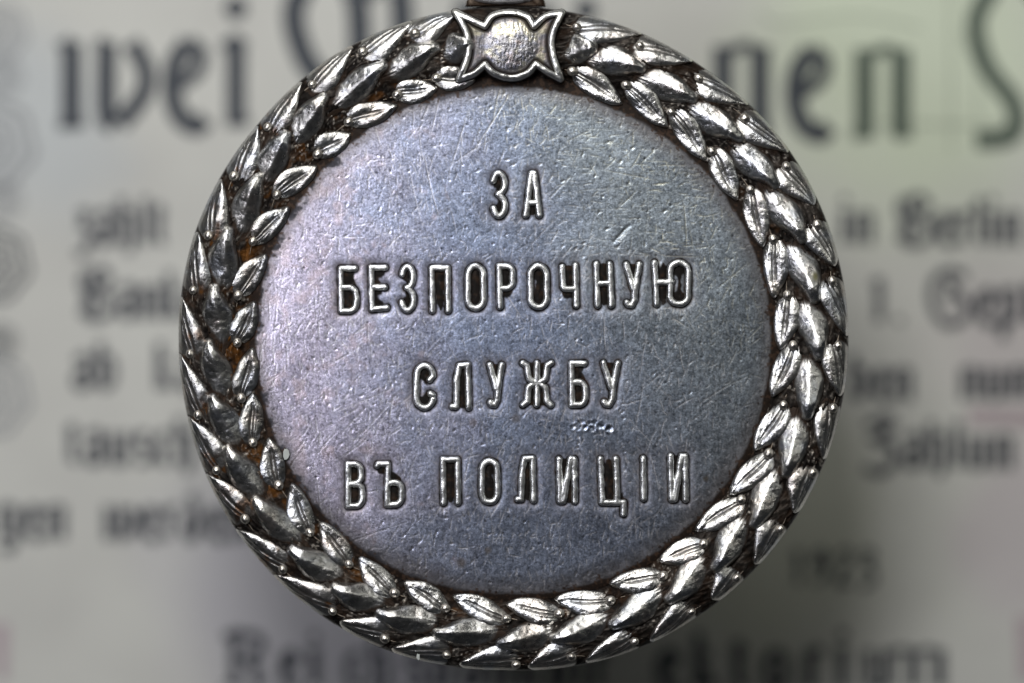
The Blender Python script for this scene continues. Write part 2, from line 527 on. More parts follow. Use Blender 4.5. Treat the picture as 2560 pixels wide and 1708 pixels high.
# edge of the field: grey-brown dirt, black patches
e = RR + 8 + 9 * np.clip(-np.sin(TH), 0, 1) + 7 * fbm(X, Y, 30, 81, 4)
edge_g = sst(585, 650, e + 12 * f1)
col = mix(col, (0.15, 0.14, 0.14), edge_g * 0.85); wear -= 0.10 * edge_g
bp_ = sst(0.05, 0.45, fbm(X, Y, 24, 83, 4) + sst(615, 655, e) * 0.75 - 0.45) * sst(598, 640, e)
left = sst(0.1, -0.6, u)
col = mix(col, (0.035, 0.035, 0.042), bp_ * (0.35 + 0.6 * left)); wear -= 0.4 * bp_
br_ = sst(646, 656, RR + 9 + 5 * fbm(X, Y, 30, 81, 3) + 9 * np.clip(-np.sin(TH), 0, 1))
col = mix(col, BROWN * 0.55, br_ * 0.97); wear -= 0.8 * br_
dots = sst(0.35, 0.6, fbm(X, Y, 8, 87, 2) + 0.5 * sst(630, 655, e) - 0.25) * sst(620, 645, e)
col = mix(col, (0.05, 0.03, 0.02), dots * 0.8)
# dirt by the letters
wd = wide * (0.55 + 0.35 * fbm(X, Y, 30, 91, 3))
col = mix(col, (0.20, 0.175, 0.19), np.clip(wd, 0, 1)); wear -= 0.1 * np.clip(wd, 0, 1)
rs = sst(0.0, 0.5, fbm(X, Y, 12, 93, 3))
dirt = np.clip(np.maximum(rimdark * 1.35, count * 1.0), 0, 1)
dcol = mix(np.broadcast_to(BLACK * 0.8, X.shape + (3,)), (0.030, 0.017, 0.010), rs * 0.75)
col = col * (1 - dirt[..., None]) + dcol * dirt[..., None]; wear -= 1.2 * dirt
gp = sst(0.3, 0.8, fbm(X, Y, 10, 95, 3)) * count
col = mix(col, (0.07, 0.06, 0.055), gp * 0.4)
col = mix(col, (0.03, 0.03, 0.035), np.clip(pit, 0, 1) * 0.8)
for (px_, py_, rad, c_) in [(1153, 1407, 13, (0.20, 0.16, 0.13)), (1183, 1057, 11, (0.24, 0.21, 0.22)), (1290, 1046, 12, (0.22, 0.2, 0.2)), (1220, 1376, 9, (.25, .22, .2)), (1765, 1197, 8, (.12, .09, .05))]:
    dd = np.exp(-(np.hypot(X - px_, Y - py_) / rad) ** 4)
    col = mix(col, c_, dd * 0.7)
wear = np.clip(wear, 0, 1); col = np.clip(col, 0.004, 0.98)

ok = RR < 668
idx = -np.ones(X.shape, dtype=np.int64)
q = ok[:-1, :-1] & ok[1:, :-1] & ok[1:, 1:] & ok[:-1, 1:]
used = np.zeros(X.shape, bool)
used[:-1, :-1] |= q; used[1:, :-1] |= q; used[1:, 1:] |= q; used[:-1, 1:] |= q
idx[used] = np.arange(used.sum())
F = np.stack([idx[:-1, :-1][q], idx[:-1, 1:][q], idx[1:, 1:][q], idx[1:, :-1][q]], axis=-1)
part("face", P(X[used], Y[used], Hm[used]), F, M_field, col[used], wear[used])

# ------------------------------------------------------------------ ground of the wreath, edge and back of the disc
rad = np.concatenate([np.arange(660, 836, 2.6), [836, 838, 839.5, 840.4, 840.8, 841, 840.6, 839, 834, 815, 700, 350, 2]])
zed = np.concatenate([np.interp(np.arange(660, 836, 2.6), _zr, _zz), [-21, -27, -34, -44, -60, -90, -120, -132, -138, -138, -138, -138, -138]])
NT = 1500
th = np.linspace(0, 2 * PI, NT, endpoint=False)
R2, T2 = np.meshgrid(rad, th, indexing='ij')
Z2 = np.repeat(zed[:, None], NT, 1)
X2, Y2 = pol(R2, T2)
top = (R2 < 836) & (Z2 > -100)
n1 = fbm(X2, Y2, 16, 101, 3)
Z2 = Z2 + top * (4.0 * n1 + 1.6 * noise(X2, Y2, 4.5, 111) + 3.0 * np.abs(noise(R2 * 1.0, T2 * 120, 9, 112)))
rb_ = 1 - np.abs(fbm(R2 + 10 * np.sin(T2 * 34), T2 * 800 / 5.5, 13, 115, 2)) * 2.6
rb_ = np.clip(rb_, 0, 1) ** 1.5 * top * sst(664, 674, R2)
Z2 = Z2 + 5.0 * rb_
c2 = np.empty(X2.shape + (3,)); c2[:] = BLACK
br = sst(-0.2, 0.5, fbm(X2, Y2, 40, 121, 3))
c2 = mix(c2, BROWN, br * 0.8)
dg = np.degrees(T2) % 360
lft = np.exp(-((dg - 175) / 62) ** 2)
ru = sst(0.1, 0.55, fbm(X2, Y2, 30, 131, 3) + 0.55 * lft - 0.10) * np.exp(-((R2 - 700) / 26) ** 2) * (0.35 + 0.65 * lft)
c2 = mix(c2, RUST, np.clip(ru * 0.8, 0, 1))
c2 = mix(c2, (0.085, 0.075, 0.066), rb_ * sst(-.3, .4, fbm(X2, Y2, 45, 117, 2)) * 0.75)
gl = sst(0.35, 0.75, noise(X2, Y2, 5, 141) + .3 * n1) * sst(-0.2, 0.4, fbm(X2, Y2, 50, 143, 2))
c2 = mix(c2, (0.45, 0.41, 0.36), gl * 0.6)
rim = sst(834, 839, R2)
c2 = mix(c2, (0.20, 0.19, 0.19), rim * 0.8)
w2 = np.clip(0.12 + 0.6 * gl + 0.75 * rim + 0.5 * rb_, 0, 1)
part("disc_rim", P(X2, Y2, Z2).reshape(-1, 3), grid_faces(len(rad), NT, True), M_ground, c2.reshape(-1, 3), w2.ravel())

# ------------------------------------------------------------------ laurel leaves
T_MID = [(1496, 124), (1618, 176), (1746, 253), (1859, 354), (1945, 473), (2010, 612), (2038, 763), (2046, 906), (2013, 1054),
         (1958, 1198), (1875, 1322), (1776, 1430), (1660, 1506), (1518, 1567), (1370, 1599), (1237, 1610), (1077, 1578), (935, 1527),
         (824, 1460), (719, 1364), (630, 1238), (563, 1109), (526, 982), (521, 844), (538, 706), (578, 563), (655, 431), (725, 325),
         (821, 235), (972, 157), (1103, 115), (1190, 112)]
T_IN = [(1557, 262), (1670, 320), (1770, 406), (1844, 503), (1907, 621), (1935, 748), (1951, 877), (1929, 995), (1883, 1129),
        (1821, 1238), (1736, 1328), (1646, 1404), (1521, 1460), (1384, 1498), (1262, 1510), (1130, 1488), (1007, 1453), (897, 1391),
        (799, 1303), (729, 1206), (670, 1093), (633, 980), (632, 867), (638, 752), (668, 635), (724, 516), (794, 413), (878, 333),
        (995, 263), (1095, 220), (1190, 200)]
T_OUT = [(1607, 82), (1733, 153), (1872, 262), (1972, 382), (2036, 515), (2087, 668), (2119, 842), (2099, 993), (2058, 1150),
         (1983, 1284), (1884, 1411), (1776, 1497), (1623, 1603), (1462, 1654), (1318, 1667), (1146, 1659), (977, 1622), (848, 1552),
         (683, 1437), (587, 1323), (514, 1184), (469, 1040), (448, 883), (453, 740), (494, 578), (553, 446), (645, 314), (756, 205),
         (884, 117), (1032, 54), (1140, 36)]
B_OUT = [(1442, 69), (1599, 115), (1746, 196), (1861, 296), (1965, 417), (2042, 562), (2079, 703), (2094, 864), (2082, 1021),
         (2031, 1182), (1950, 1322), (1841, 1445), (1728, 1530), (1586, 1603), (1429, 1642), (1290, 1661), (1117, 1637), (963, 1596),
         (832, 1528), (708, 1423), (614, 1297), (542, 1176), (496, 1038), (476, 885), (484, 726), (522, 589), (586, 441), (670, 318),
         (781, 212), (907, 130), (1038, 84)]
B_IN = [(1431, 179), (1565, 214), (1677, 281), (1779, 379), (1875, 475), (1932, 598), (1968, 738), (1982, 864), (1958, 1013),
        (1921, 1134), (1852, 1249), (1758, 1359), (1657, 1439), (1526, 1501), (1398, 1533), (1266, 1546), (1114, 1520), (987, 1482),
        (873, 1410), (775, 1331), (697, 1213), (633, 1106), (604, 995), (594, 857), (596, 739), (633, 604), (693, 488), (794, 386),
        (871, 306), (993, 237), (1091, 195)]

U_K = np.array([0, .08, .2, .35, .5, .62, .74, .84, .92, .97, 1.0])
W_MID = np.array([.22, .38, .66, .92, 1.04, 1.0, .80, .56, .43, .36, .08])
W_IN = np.array([.22, .52, .84, 1.02, 1.02, .94, .78, .57, .36, .19, .03])
W_OUT = np.array([.20, .52, .86, 1.04, 1.0, .90, .74, .54, .34, .18, .03])


def smooth_interp(u, k, w):
    # interpolate, then soften
    uu = np.linspace(0, 1, 101); ww = np.interp(uu, k, w)
    for _ in range(3):
        ww[1:-1] = (ww[:-2] + ww[1:-1] * 2 + ww[2:]) / 4
    return np.interp(u, uu, ww)


def leaf(kind, base, tip, hw, seed, name="laurel_leaf"):
    rnd = random.Random(seed)
    rb, tb = inv(*base); rt, tt = inv(*tip)
    if tt < tb - 0.01: tt = tt + 2 * PI
    nu, nv = 64, 33
    uu = np.linspace(0, 1, nu) ; vv = np.linspace(-1, 1, nv)
    sag = {'mid': -2.5, 'in': -4.0, 'out': 6.0}[kind] + rnd.uniform(-2, 2)
    r = rb + (rt - rb) * uu + sag * np.sin(PI * uu)
    if kind == 'mid': r = rb + (rt - rb) * (uu ** 1.1) - 6 * np.sin(PI * uu) - 4.0 * np.sin(2 * PI * uu)
    t = tb + (tt - tb) * uu
    ax, ay = pol(r, t)
    tx, ty = np.gradient(ax), np.gradient(ay)
    ln = np.hypot(tx, ty); tx /= ln; ty /= ln
    ox, oy = ty, -tx                       # points outward from the centre for clockwise travel
    wk = {'mid': W_MID, 'in': W_IN, 'out': W_OUT}[kind]
    W = smooth_interp(uu, U_K, wk) * hw
    # the two flanks bulge a little differently
    asym = rnd.uniform(-0.08, 0.08)
    U, V = np.meshgrid(uu, vv, indexing='ij')
    wl = W[:, None] * (1 + (asym + 0.05 * np.sin(U * 7 + seed)) * np.sign(V)) + rnd.uniform(0, 1) * 0.8 * np.sin(U * 19 + seed)
    if kind == 'mid': wl = wl * np.where(V > 0, 1.0 + 0.12 * np.sin(PI * U), 1.0 - 0.06 * np.sin(PI * U))
    if kind == 'in': wl = wl * np.where(V > 0, 1 + 0.38 * (1 - U) ** 0.8, 1 - 0.08 * (1 - U))
    if kind == 'out': wl = wl * np.where(V < 0, 1 + 0.30 * (1 - U) ** 0.8, 1.0)
    px = ax[:, None] + ox[:, None] * wl * V
    py = ay[:, None] + oy[:, None] * wl * V
    aV = np.abs(V)
    nz = fbm(px, py, 26, 200 + seed % 7, 3)
    nf = fbm(px, py, 8, 210 + seed % 5, 2)
    if kind == 'mid':
        ridge = V - 0.10 * np.sin(U * 5 + seed) 
        ar = np.clip(np.abs(ridge), 0, 1)
        prof = 0.72 * (1 - np.sqrt(ar ** 2 + 0.006)) + 0.34 * np.sqrt(np.clip(1 - aV ** 3, 0, 1))
        Hh = 18 + rnd.uniform(-2, 2)
        along = 0.10 + 0.90 * sst(0.0, 0.60, U)
        z = Hh * prof * along
        z += 15 * sst(0.45, 0.80, U) * (1 - 0.70 * sst(0.80, 1.0, U)) * sst(1.0, 0.60, aV)      # tip stands up over the next leaf
        flat = sst(0.78, 0.90, U) * sst(0.55, 0.1, aV)
        z = z * (1 - 0.22 * flat) + 4.0 * flat
        vein = np.exp(-((np.abs(V - 0.05) - 0.16) / 0.07) ** 2) * sst(0.38, 0.05, U)
        z -= 3.2 * vein
        endr = np.sqrt(np.clip(1 - sst(0.90, 1.0, U) ** 2, 0, 1))
        z *= 0.12 + 0.88 * endr
        z += 1.6 * nz + 1.0 * nf
        high = sst(0.12, 0.55, prof * along + 0.35 * sst(.6, .95, U) + 0.12 * nz)
        hump = 0
        polish = np.clip(np.exp(-(np.abs(ridge) / 0.16) ** 2) * sst(.15, .4, U) + 1.1 * sst(0.70, 0.86, U) * sst(1.0, 0.6, aV), 0, 1)
    elif kind == 'in':
        pil = np.sqrt(np.clip(1 - aV ** 2.3, 0, 1))
        g_ = np.clip(sst(0.02, 0.2, U) * sst(0.86, 0.66, U), 0, 1)
        wob = 0.05 * np.sin(U * 6 + seed)
        gw = 0.10 + 0.05 * (1 - U)
        groove = (np.exp(-((V - wob - 0.16) / gw) ** 2) + np.exp(-((V - wob + 0.13) / gw) ** 2)) * g_
        if seed % 3 == 0: groove = groove + 0.7 * np.exp(-((V - wob - 0.46) / 0.08) ** 2) * g_ * sst(.6, .3, U)
        q0 = V - wob
        dome_ = np.clip(1 - aV ** 2.1, 0, 1) ** 0.62
        g1 = 0.13 - 0.05 * U
        gl_ = (np.exp(-((q0 - g1) / 0.065) ** 2) + np.exp(-((q0 + g1) / 0.065) ** 2)) * sst(0.0, .15, U) * sst(0.84, 0.60, U)
        if seed % 3 == 0: gl_ = gl_ + 0.6 * np.exp(-((q0 - 0.42 + .2 * U) / 0.06) ** 2) * sst(.65, .3, U)
        if seed % 4 == 1: gl_ = gl_ + 0.6 * np.exp(-((q0 + 0.40 - .2 * U) / 0.06) ** 2) * sst(.6, .25, U)
        bodyp = dome_ * (1 - 0.10 * np.exp(-(q0 / 0.25) ** 2) * sst(.8, .5, U))
        Hh = 16 + rnd.uniform(-2, 2)
        along = (0.66 + 0.34 * np.sin(PI * np.clip(U * 0.9 + .05, 0, 1))) * (0.2 + 0.8 * sst(0, .3, U))
        z = Hh * bodyp * along - 3.6 * gl_
        polish = np.clip(np.exp(-((aV - .5) / .35) ** 2) * .8 * sst(.0, .3, U) + sst(.7, .9, U), 0, 1)
        z += 3 * sst(0.5, 0.9, U) * pil
        endr = np.sqrt(np.clip(1 - sst(0.90, 1.0, U) ** 2, 0, 1)) * np.sqrt(np.clip(1 - sst(0.10, 0.0, U) ** 2, 0, 1))
        z *= 0.1 + 0.9 * endr
        z += 1.2 * nz + 0.8 * nf
        high = sst(0.10, 0.42, bodyp * along + 0.10 * nz) * (1 - 0.75 * np.clip(gl_, 0, 1))
    else:
        pil = np.sqrt(np.clip(1 - aV ** 3.2, 0, 1))
        g_ = sst(0.03, 0.2, U) * sst(0.9, 0.62, U)
        wob = 0.05 * np.sin(U * 5 + seed) - 0.03
        groove = (np.exp(-((V - wob - 0.13) / 0.055) ** 2) + np.exp(-((V - wob + 0.13) / 0.055) ** 2)) * g_
        for q_ in range(3):
            v0 = rnd.uniform(-.75, .75)
            groove = groove + 0.35 * np.exp(-((V - v0 * (1 - .4 * U)) / 0.05) ** 2) * sst(rnd.uniform(.4, .7), .1, U)
        Hh = 13 + rnd.uniform(-1.5, 1.5)
        along = 0.10 + 0.90 * sst(0.0, 0.42, U)
        q0 = V - wob + 0.05
        dome_ = np.clip(1 - aV ** 2.6, 0, 1) ** 0.6
        bodyp = dome_ * (1 + 0.16 * sst(.4, -.7, V))
        z = Hh * bodyp * along - 3.2 * groove
        polish = np.clip(0.6 * sst(.3, -.7, V) + sst(.6, .9, U) * .8, 0, 1)
        z += 4 * sst(0.45, 0.9, U) * pil
        endr = np.sqrt(np.clip(1 - sst(0.92, 1.0, U) ** 2, 0, 1)) * np.sqrt(np.clip(1 - sst(0.10, 0.0, U) ** 2, 0, 1))
        z *= 0.1 + 0.9 * endr
        z += 1.1 * nz + 0.6 * nf
        high = sst(0.10, 0.42, bodyp * along + 0.12 * nz) * (1 - 0.7 * np.clip(groove, 0, 1))
    edge = (aV > 0.985) | (U > 0.999) | (U < 0.001)
    zt = z0(px, py) + z
    zt = np.where(edge, z0(px, py) - 9, zt)
    # keep outer leaves inside the rolled rim
    rr, tt2 = inv(px, py)
    over = np.clip(rr - 838.5, 0, 200)
    px = px - np.cos(tt2) * over; py = py - np.sin(tt2) * over
    # tarnish: worn silver on the heights, brown black low down
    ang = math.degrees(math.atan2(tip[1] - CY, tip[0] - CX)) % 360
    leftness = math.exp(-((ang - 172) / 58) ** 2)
    cc = np.empty(U.shape + (3,)); cc[:] = SILVER * 0.70
    cc *= (1 - (0.45 if kind == 'in' else 0.2) * leftness)  # leaves on the left of the ring get a darker tone
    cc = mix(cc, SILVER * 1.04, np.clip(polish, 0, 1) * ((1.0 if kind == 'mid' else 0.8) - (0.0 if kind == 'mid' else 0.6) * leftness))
    tone = fbm(px, py, 45, 230, 3)
    cc = mix(cc, (0.58, 0.63, 0.72), sst(0.0, 0.6, tone) * 0.5)
    cc = mix(cc, (0.78, 0.64, 0.55), sst(0.1, 0.7, -tone) * 0.35)
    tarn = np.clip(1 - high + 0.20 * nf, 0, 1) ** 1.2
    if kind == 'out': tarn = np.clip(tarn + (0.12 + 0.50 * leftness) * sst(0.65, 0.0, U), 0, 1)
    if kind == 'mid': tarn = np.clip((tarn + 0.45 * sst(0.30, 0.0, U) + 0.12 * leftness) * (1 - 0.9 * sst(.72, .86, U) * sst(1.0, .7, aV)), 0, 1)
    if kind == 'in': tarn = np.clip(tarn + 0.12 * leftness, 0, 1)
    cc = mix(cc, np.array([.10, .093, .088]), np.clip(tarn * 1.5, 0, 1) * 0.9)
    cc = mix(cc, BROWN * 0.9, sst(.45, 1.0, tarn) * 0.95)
    if kind == 'out' and 125 < ang < 235:
        cc = mix(cc, RUST * 0.9, sst(0.1, 0.6, fbm(px, py, 30, 241, 3) + 0.5 * (1 - U) - 0.2) * 0.7 * sst(.8, .4, U))
    spot = np.exp(-(np.hypot((px - 2036) / 9, (py - 692) / 13)) ** 3)
    cc = mix(cc, (0.16, 0.15, 0.05), spot * 0.9)
    black = sst(0.55, 0.8, noise(px, py, 5.5, 250) ) * 0.5
    cc = mix(cc, BLACK * 2, black * (0.4 + 0.5 * tarn))
    cc *= (1 + 0.12 * nf)[..., None]
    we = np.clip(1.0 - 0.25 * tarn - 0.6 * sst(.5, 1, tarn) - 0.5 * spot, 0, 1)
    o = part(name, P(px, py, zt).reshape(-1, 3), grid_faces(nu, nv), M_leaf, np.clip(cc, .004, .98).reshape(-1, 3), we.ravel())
    return o


def back(tip, dist, r):
    """the point a given way back (anticlockwise) along the ring, at radius r"""
    rt, tt = inv(*tip)
    th_ = tt - dist / r
    x, y = pol(r, th_)
    return (float(x), float(y))


def ahead(b, dist, dr=0.0):
    r_, t_ = inv(*b)
    x, y = pol(r_ + dr, t_ + dist / r_)
    return (float(x), float(y))


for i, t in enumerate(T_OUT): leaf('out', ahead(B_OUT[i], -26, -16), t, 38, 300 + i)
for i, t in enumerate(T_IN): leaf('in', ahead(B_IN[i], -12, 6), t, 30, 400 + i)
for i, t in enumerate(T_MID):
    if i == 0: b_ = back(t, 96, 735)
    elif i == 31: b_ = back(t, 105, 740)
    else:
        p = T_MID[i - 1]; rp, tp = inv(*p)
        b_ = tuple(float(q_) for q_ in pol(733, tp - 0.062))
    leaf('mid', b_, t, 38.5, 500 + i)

# ------------------------------------------------------------------ berries with their stalks
def berry(px, py, rad, seed):
    nu, nv = 12, 20
    a = np.linspace(0, PI * 0.62, nu); b = np.linspace(0, 2 * PI, nv, endpoint=False)
    A, B = np.meshgrid(a, b, indexing='ij')
    r0, t0 = inv(px, py)
    dx, dy = -math.sin(t0), math.cos(t0)          # clockwise on the medal
    ex = 1.15
    lx = rad * np.sin(A) * np.cos(B) * ex; ly = rad * np.sin(A) * np.sin(B)
    X_ = px + lx * dx - ly * dy; Y_ = py + lx * dy + ly * dx
    z = z0(np.array(px), np.array(py)) + 9 + rad * 1.05 * np.cos(A) + 0.5 * noise(X_, Y_, 6, 260)
    h = sst(0.95, 0.25, A / PI * 1.6)
    cc = mix(np.broadcast_to(BROWN, A.shape + (3,)), (0.70, 0.66, 0.60), h)
    V_ = P(X_, Y_, z).reshape(-1, 3); F_ = grid_faces(nu, nv, True)
    c_ = cc.reshape(-1, 3); w_ = np.clip(0.25 + 0.75 * h, 0, 1).ravel()
    # stalk: a thin tapering thread running back from the berry
    n = 8; k = 6
    s = np.linspace(0, 1, n); bb = np.linspace(0, 2 * PI, k, endpoint=False)
    Sg, Bg = np.meshgrid(s, bb, indexing='ij')
    sr = 1.9 * (1 - 0.6 * Sg)
    L_ = rad * 0.7 + 26 * Sg
    X3 = px - L_ * dx - dy * sr * np.cos(Bg) + 5 * Sg ** 2 * math.cos(seed)
    Y3 = py - L_ * dy + dx * sr * np.cos(Bg) + 5 * Sg ** 2 * math.sin(seed)
    Z3 = z0(X3, Y3) + 2.5 + sr * np.sin(Bg)
    F3 = grid_faces(n, k, True) + len(V_)
    V_ = np.concatenate([V_, P(X3, Y3, Z3).reshape(-1, 3)])
    c_ = np.concatenate([c_, np.tile([0.30, 0.25, 0.2], (n * k, 1))]); w_ = np.concatenate([w_, np.full(n * k, .6)])
    part("berry", V_, np.concatenate([F_, F3]), M_leaf, c_, w_)


for i, b in enumerate(B_OUT): berry(b[0], b[1], 11.0 + random.uniform(-1, 1.2), i)
for i, b in enumerate(B_IN): berry(b[0], b[1], 11.5 + random.uniform(-1, 1.2), i + 50)


# ------------------------------------------------------------------ raised letters
def letter(k):
    ch, x0, y0, x1, y1 = TEXT[k]
    st = 1.5
    gx = np.arange(x0 - 4, x1 + 4 + st, st); gy = np.arange(y0 - 4, y1 + 4 + st, st)
    A, B = np.meshgrid(gx, gy, indexing='ij')
    # hand-cut wobble
    wx = 1.2 * fbm(A, B, 17, 270, 2); wy = 1.2 * fbm(A, B, 17, 275, 2)
    d = np.full(A.shape, 99.0)
    for s in LET[k]:
        for a, b in zip(s[:-1], s[1:]): d = np.minimum(d, seg_dist(A + wx, B + wy, a, b))
    thin = 0.78 if ch in 'Ю' else 1.0
    hw = HW + 0.9 * fbm(A, B, 12, 280, 2)
    t = np.clip(d / hw, 0, 1.6)
    H_ = 13.0
    z = np.where(t < 1, H_ * (0.86 * (1 - t ** 7) ** 0.8 + 0.14 * (1 - t ** 2)), -(t - 1) * 30)
    z = z - 5.0 + (t < .95) * (0.30 * fbm(A, B, 10, 285, 2) + 0.9 * noise(A, B, 24, 290))
    z += np.where(t < 1, 1, 0) * 2.0
    zz = z + np.interp(np.hypot(A - CX, B - CY), _zr, _zz)
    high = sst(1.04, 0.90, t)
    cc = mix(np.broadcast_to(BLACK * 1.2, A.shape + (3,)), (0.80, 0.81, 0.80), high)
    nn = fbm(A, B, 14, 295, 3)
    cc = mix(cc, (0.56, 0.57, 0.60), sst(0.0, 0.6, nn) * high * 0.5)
    pt = sst(0.6, 0.85, noise(A, B, 4, 299)) * 0.4
    cc = mix(cc, (0.12, 0.10, 0.09), pt * high)
    okv = t < 1.35
    qd = okv[:-1, :-1] & okv[1:, :-1] & okv[1:, 1:] & okv[:-1, 1:]
    us = np.zeros(A.shape, bool)
    us[:-1, :-1] |= qd; us[1:, :-1] |= qd; us[1:, 1:] |= qd; us[:-1, 1:] |= qd
    ii = -np.ones(A.shape, dtype=np.int64); ii[us] = np.arange(us.sum())
    F_ = np.stack([ii[:-1, :-1][qd], ii[:-1, 1:][qd], ii[1:, 1:][qd], ii[1:, :-1][qd]], axis=-1)
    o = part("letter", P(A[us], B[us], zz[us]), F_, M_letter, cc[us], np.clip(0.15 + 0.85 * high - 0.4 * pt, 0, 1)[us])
    return o


for k in range(len(TEXT)): letter(k)

# ------------------------------------------------------------------ the bracket at the top of the wreath
BR = [('c', 1139, 31), ('a', 1178, 52), ('c', 1212, 68), ('a', 1234, 40), ('a', 1278, 32), ('a', 1316, 42), ('c', 1335, 68), ('a', 1365, 42), ('c', 1404, 33),
      ('a', 1380, 90), ('a', 1382, 140), ('c', 1401, 199), ('a', 1372, 184), ('c', 1340, 162), ('a', 1318, 186), ('a', 1278, 197), ('a', 1236, 186),
      ('c', 1213, 163), ('a', 1186, 186), ('c', 1148, 200), ('a', 1170, 140), ('a', 1168, 88)]


def outline(pts, sub=10):
    """closed curve with sharp corners at 'c' and rounded passages between them"""
    cs = [i for i, p in enumerate(pts) if p[0] == 'c']
    out = []
    for a, b in zip(cs, cs[1:] + [cs[0] + len(pts)]):
        seg = [np.array(pts[i % len(pts)][1:], float) for i in range(a, b + 1)]
        if len(seg) == 2: seg = [seg[0], (seg[0] + seg[1]) / 2, seg[1]]
        ext = [2 * seg[0] - seg[1]] + seg + [2 * seg[-1] - seg[-2]]
        for k in range(1, len(ext) - 2):
            p0, p1, p2, p3 = ext[k - 1:k + 3]
            for j in range(sub):
                t = j / sub
                out.append(0.5 * (2 * p1 + (p2 - p0) * t + (2 * p0 - 5 * p1 + 4 * p2 - p3) * t * t + (3 * p1 - 3 * p2 - p0 + p3) * t ** 3))
    return np.array(out)


OL = outline(BR)
gx = np.arange(1128, 1416, 1.5); gy = np.arange(18, 214, 1.5)
A, B = np.meshgrid(gx, gy, indexing='ij')
d = np.full(A.shape, 999.0); ins = np.zeros(A.shape, bool)
for a, b in zip(OL, np.roll(OL, -1, 0)):
    d = np.minimum(d, seg_dist(A, B, a, b))
    cr_ = ((a[1] > B) != (b[1] > B))
    with np.errstate(divide='ignore', invalid='ignore'):
        xi = (b[0] - a[0]) * (B - a[1]) / (b[1] - a[1] + 1e-12) + a[0]
    ins ^= cr_ & (A < xi)
sd = np.where(ins, -d, d)
zb = 24 + 10 * sst(110, 60, np.abs(B - 110)) - 16 * sst(60, 0, B)        # follows the swell of the ring


def hf_part(name, z, okv, cc, we, mat):
    qd = okv[:-1, :-1] & okv[1:, :-1] & okv[1:, 1:] & okv[:-1, 1:]
    us = np.zeros(okv.shape, bool)
    us[:-1, :-1] |= qd; us[1:, :-1] |= qd; us[1:, 1:] |= qd; us[:-1, 1:] |= qd
    ii = -np.ones(okv.shape, dtype=np.int64); ii[us] = np.arange(us.sum())
    F_ = np.stack([ii[:-1, :-1][qd], ii[:-1, 1:][qd], ii[1:, 1:][qd], ii[1:, :-1][qd]], axis=-1)
    return part(name, P(A[us], B[us], z[us]), F_, mat, np.clip(cc, .004, .98)[us], np.clip(we, 0, 1)[us])


# plate: flat slab with rounded skirt, carrying a domed shield
nzb = fbm(A, B, 12, 310, 3)
dome = np.clip(1 - np.hypot((A - 1277) / 68, (B - 116) / 64) ** 2, 0, 1) ** 0.8
pl = zb - 4 + 5.5 * dome + 0.5 * nzb + 0.35 * noise(A, B * .25, 3.2, 344)
skirt = np.where(sd > 4, -(sd - 4) * 5.5, 0)
zpl = pl + skirt - 6 * np.exp(-((sd + 10) / 4.0) ** 2)
dirt_b = np.clip(np.where(sd > -6, 1.0, np.exp(-np.clip(-sd - 8, 0, 99) / 5.0)) + sst(0.25, 0.0, dome) * 0.35, 0, 1)
cc = mix(np.broadcast_to(np.array([.28, .275, .29]), A.shape + (3,)), (0.62, 0.58, 0.40), sst(0.1, .6, fbm(A, B, 26, 315, 3) + 0.6 * sst(120, 60, B)) * .6)
cc = mix(cc, (.50, .40, .37), sst(.1, .6, fbm(A, B, 18, 318, 3)) * .5)
cc = mix(cc, (.22, .24, .34), sst(.0, .5, fbm(A, B, 9, 319, 3)) * .4)
cc = mix(cc, BROWN * .8, dirt_b)
hf_part("bracket_shield", zpl, sd < 13, cc, 1 - .85 * dirt_b, M_leaf)
# raised border
bw = 8.2 + 0.7 * nzb
t = np.clip(d / bw, 0, 1.6)
zbd = np.where(t < 1, 13 * (0.85 * (1 - t ** 6) ** 0.8 + 0.15 * (1 - t ** 2)), -(t - 1) * 40) + zb - 4 + 0.8 * nzb
hi = sst(1.04, .86, t)
cc = mix(np.broadcast_to(BLACK, A.shape + (3,)), (.80, .80, .77), hi)
cc = mix(cc, (.5, .52, .58), sst(0, .6, fbm(A, B, 20, 322, 3)) * hi * .6)
hf_part("bracket_border", zbd, t < 1.5, cc, .1 + .9 * hi, M_letter)


# ------------------------------------------------------------------ suspension loop rising out of the top
def tube_part(name, path, radii, mat, colr, wearv, k=20, closed=False):
    path = np.asarray(path, float); n = len(path)
    tg = np.gradient(path, axis=0) if not closed else (np.roll(path, -1, 0) - np.roll(path, 1, 0))
    tg /= np.linalg.norm(tg, axis=1)[:, None]
    up = np.array([0, 0, 1.0]) if abs(tg[0][2]) < .9 else np.array([1.0, 0, 0])
    s1 = np.cross(tg, up); s1 /= np.linalg.norm(s1, axis=1)[:, None] + 1e-9
    s2 = np.cross(s1, tg)
    b = np.linspace(0, 2 * PI, k, endpoint=False)
    rr = np.asarray(radii)[:, None, None] if np.ndim(radii) else radii
    V_ = path[:, None, :] + rr * (np.cos(b)[None, :, None] * s1[:, None, :] + np.sin(b)[None, :, None] * s2[:, None, :])
    px_, py_, pz_ = V_[..., 0], V_[..., 1], V_[..., 2]
    pz_ = pz_ + 1.0 * fbm(px_, py_, 14, 330, 3)
    F_ = grid_faces(n, k, True)
    if closed:
        j = np.arange(k)
        F_ = np.concatenate([F_, np.stack([(n - 1) * k + j, j, (j + 1) % k, (n - 1) * k + (j + 1) % k], -1)])
    nn = fbm(px_, py_, 16, 333, 3)
    cc_ = mix(np.broadcast_to(np.array(colr), px_.shape + (3,)), BROWN, sst(-.1, .5, nn) * .6)
    return part(name, P(px_, py_, pz_).reshape(-1, 3), F_, mat, cc_.reshape(-1, 3), np.full(n * k, wearv))


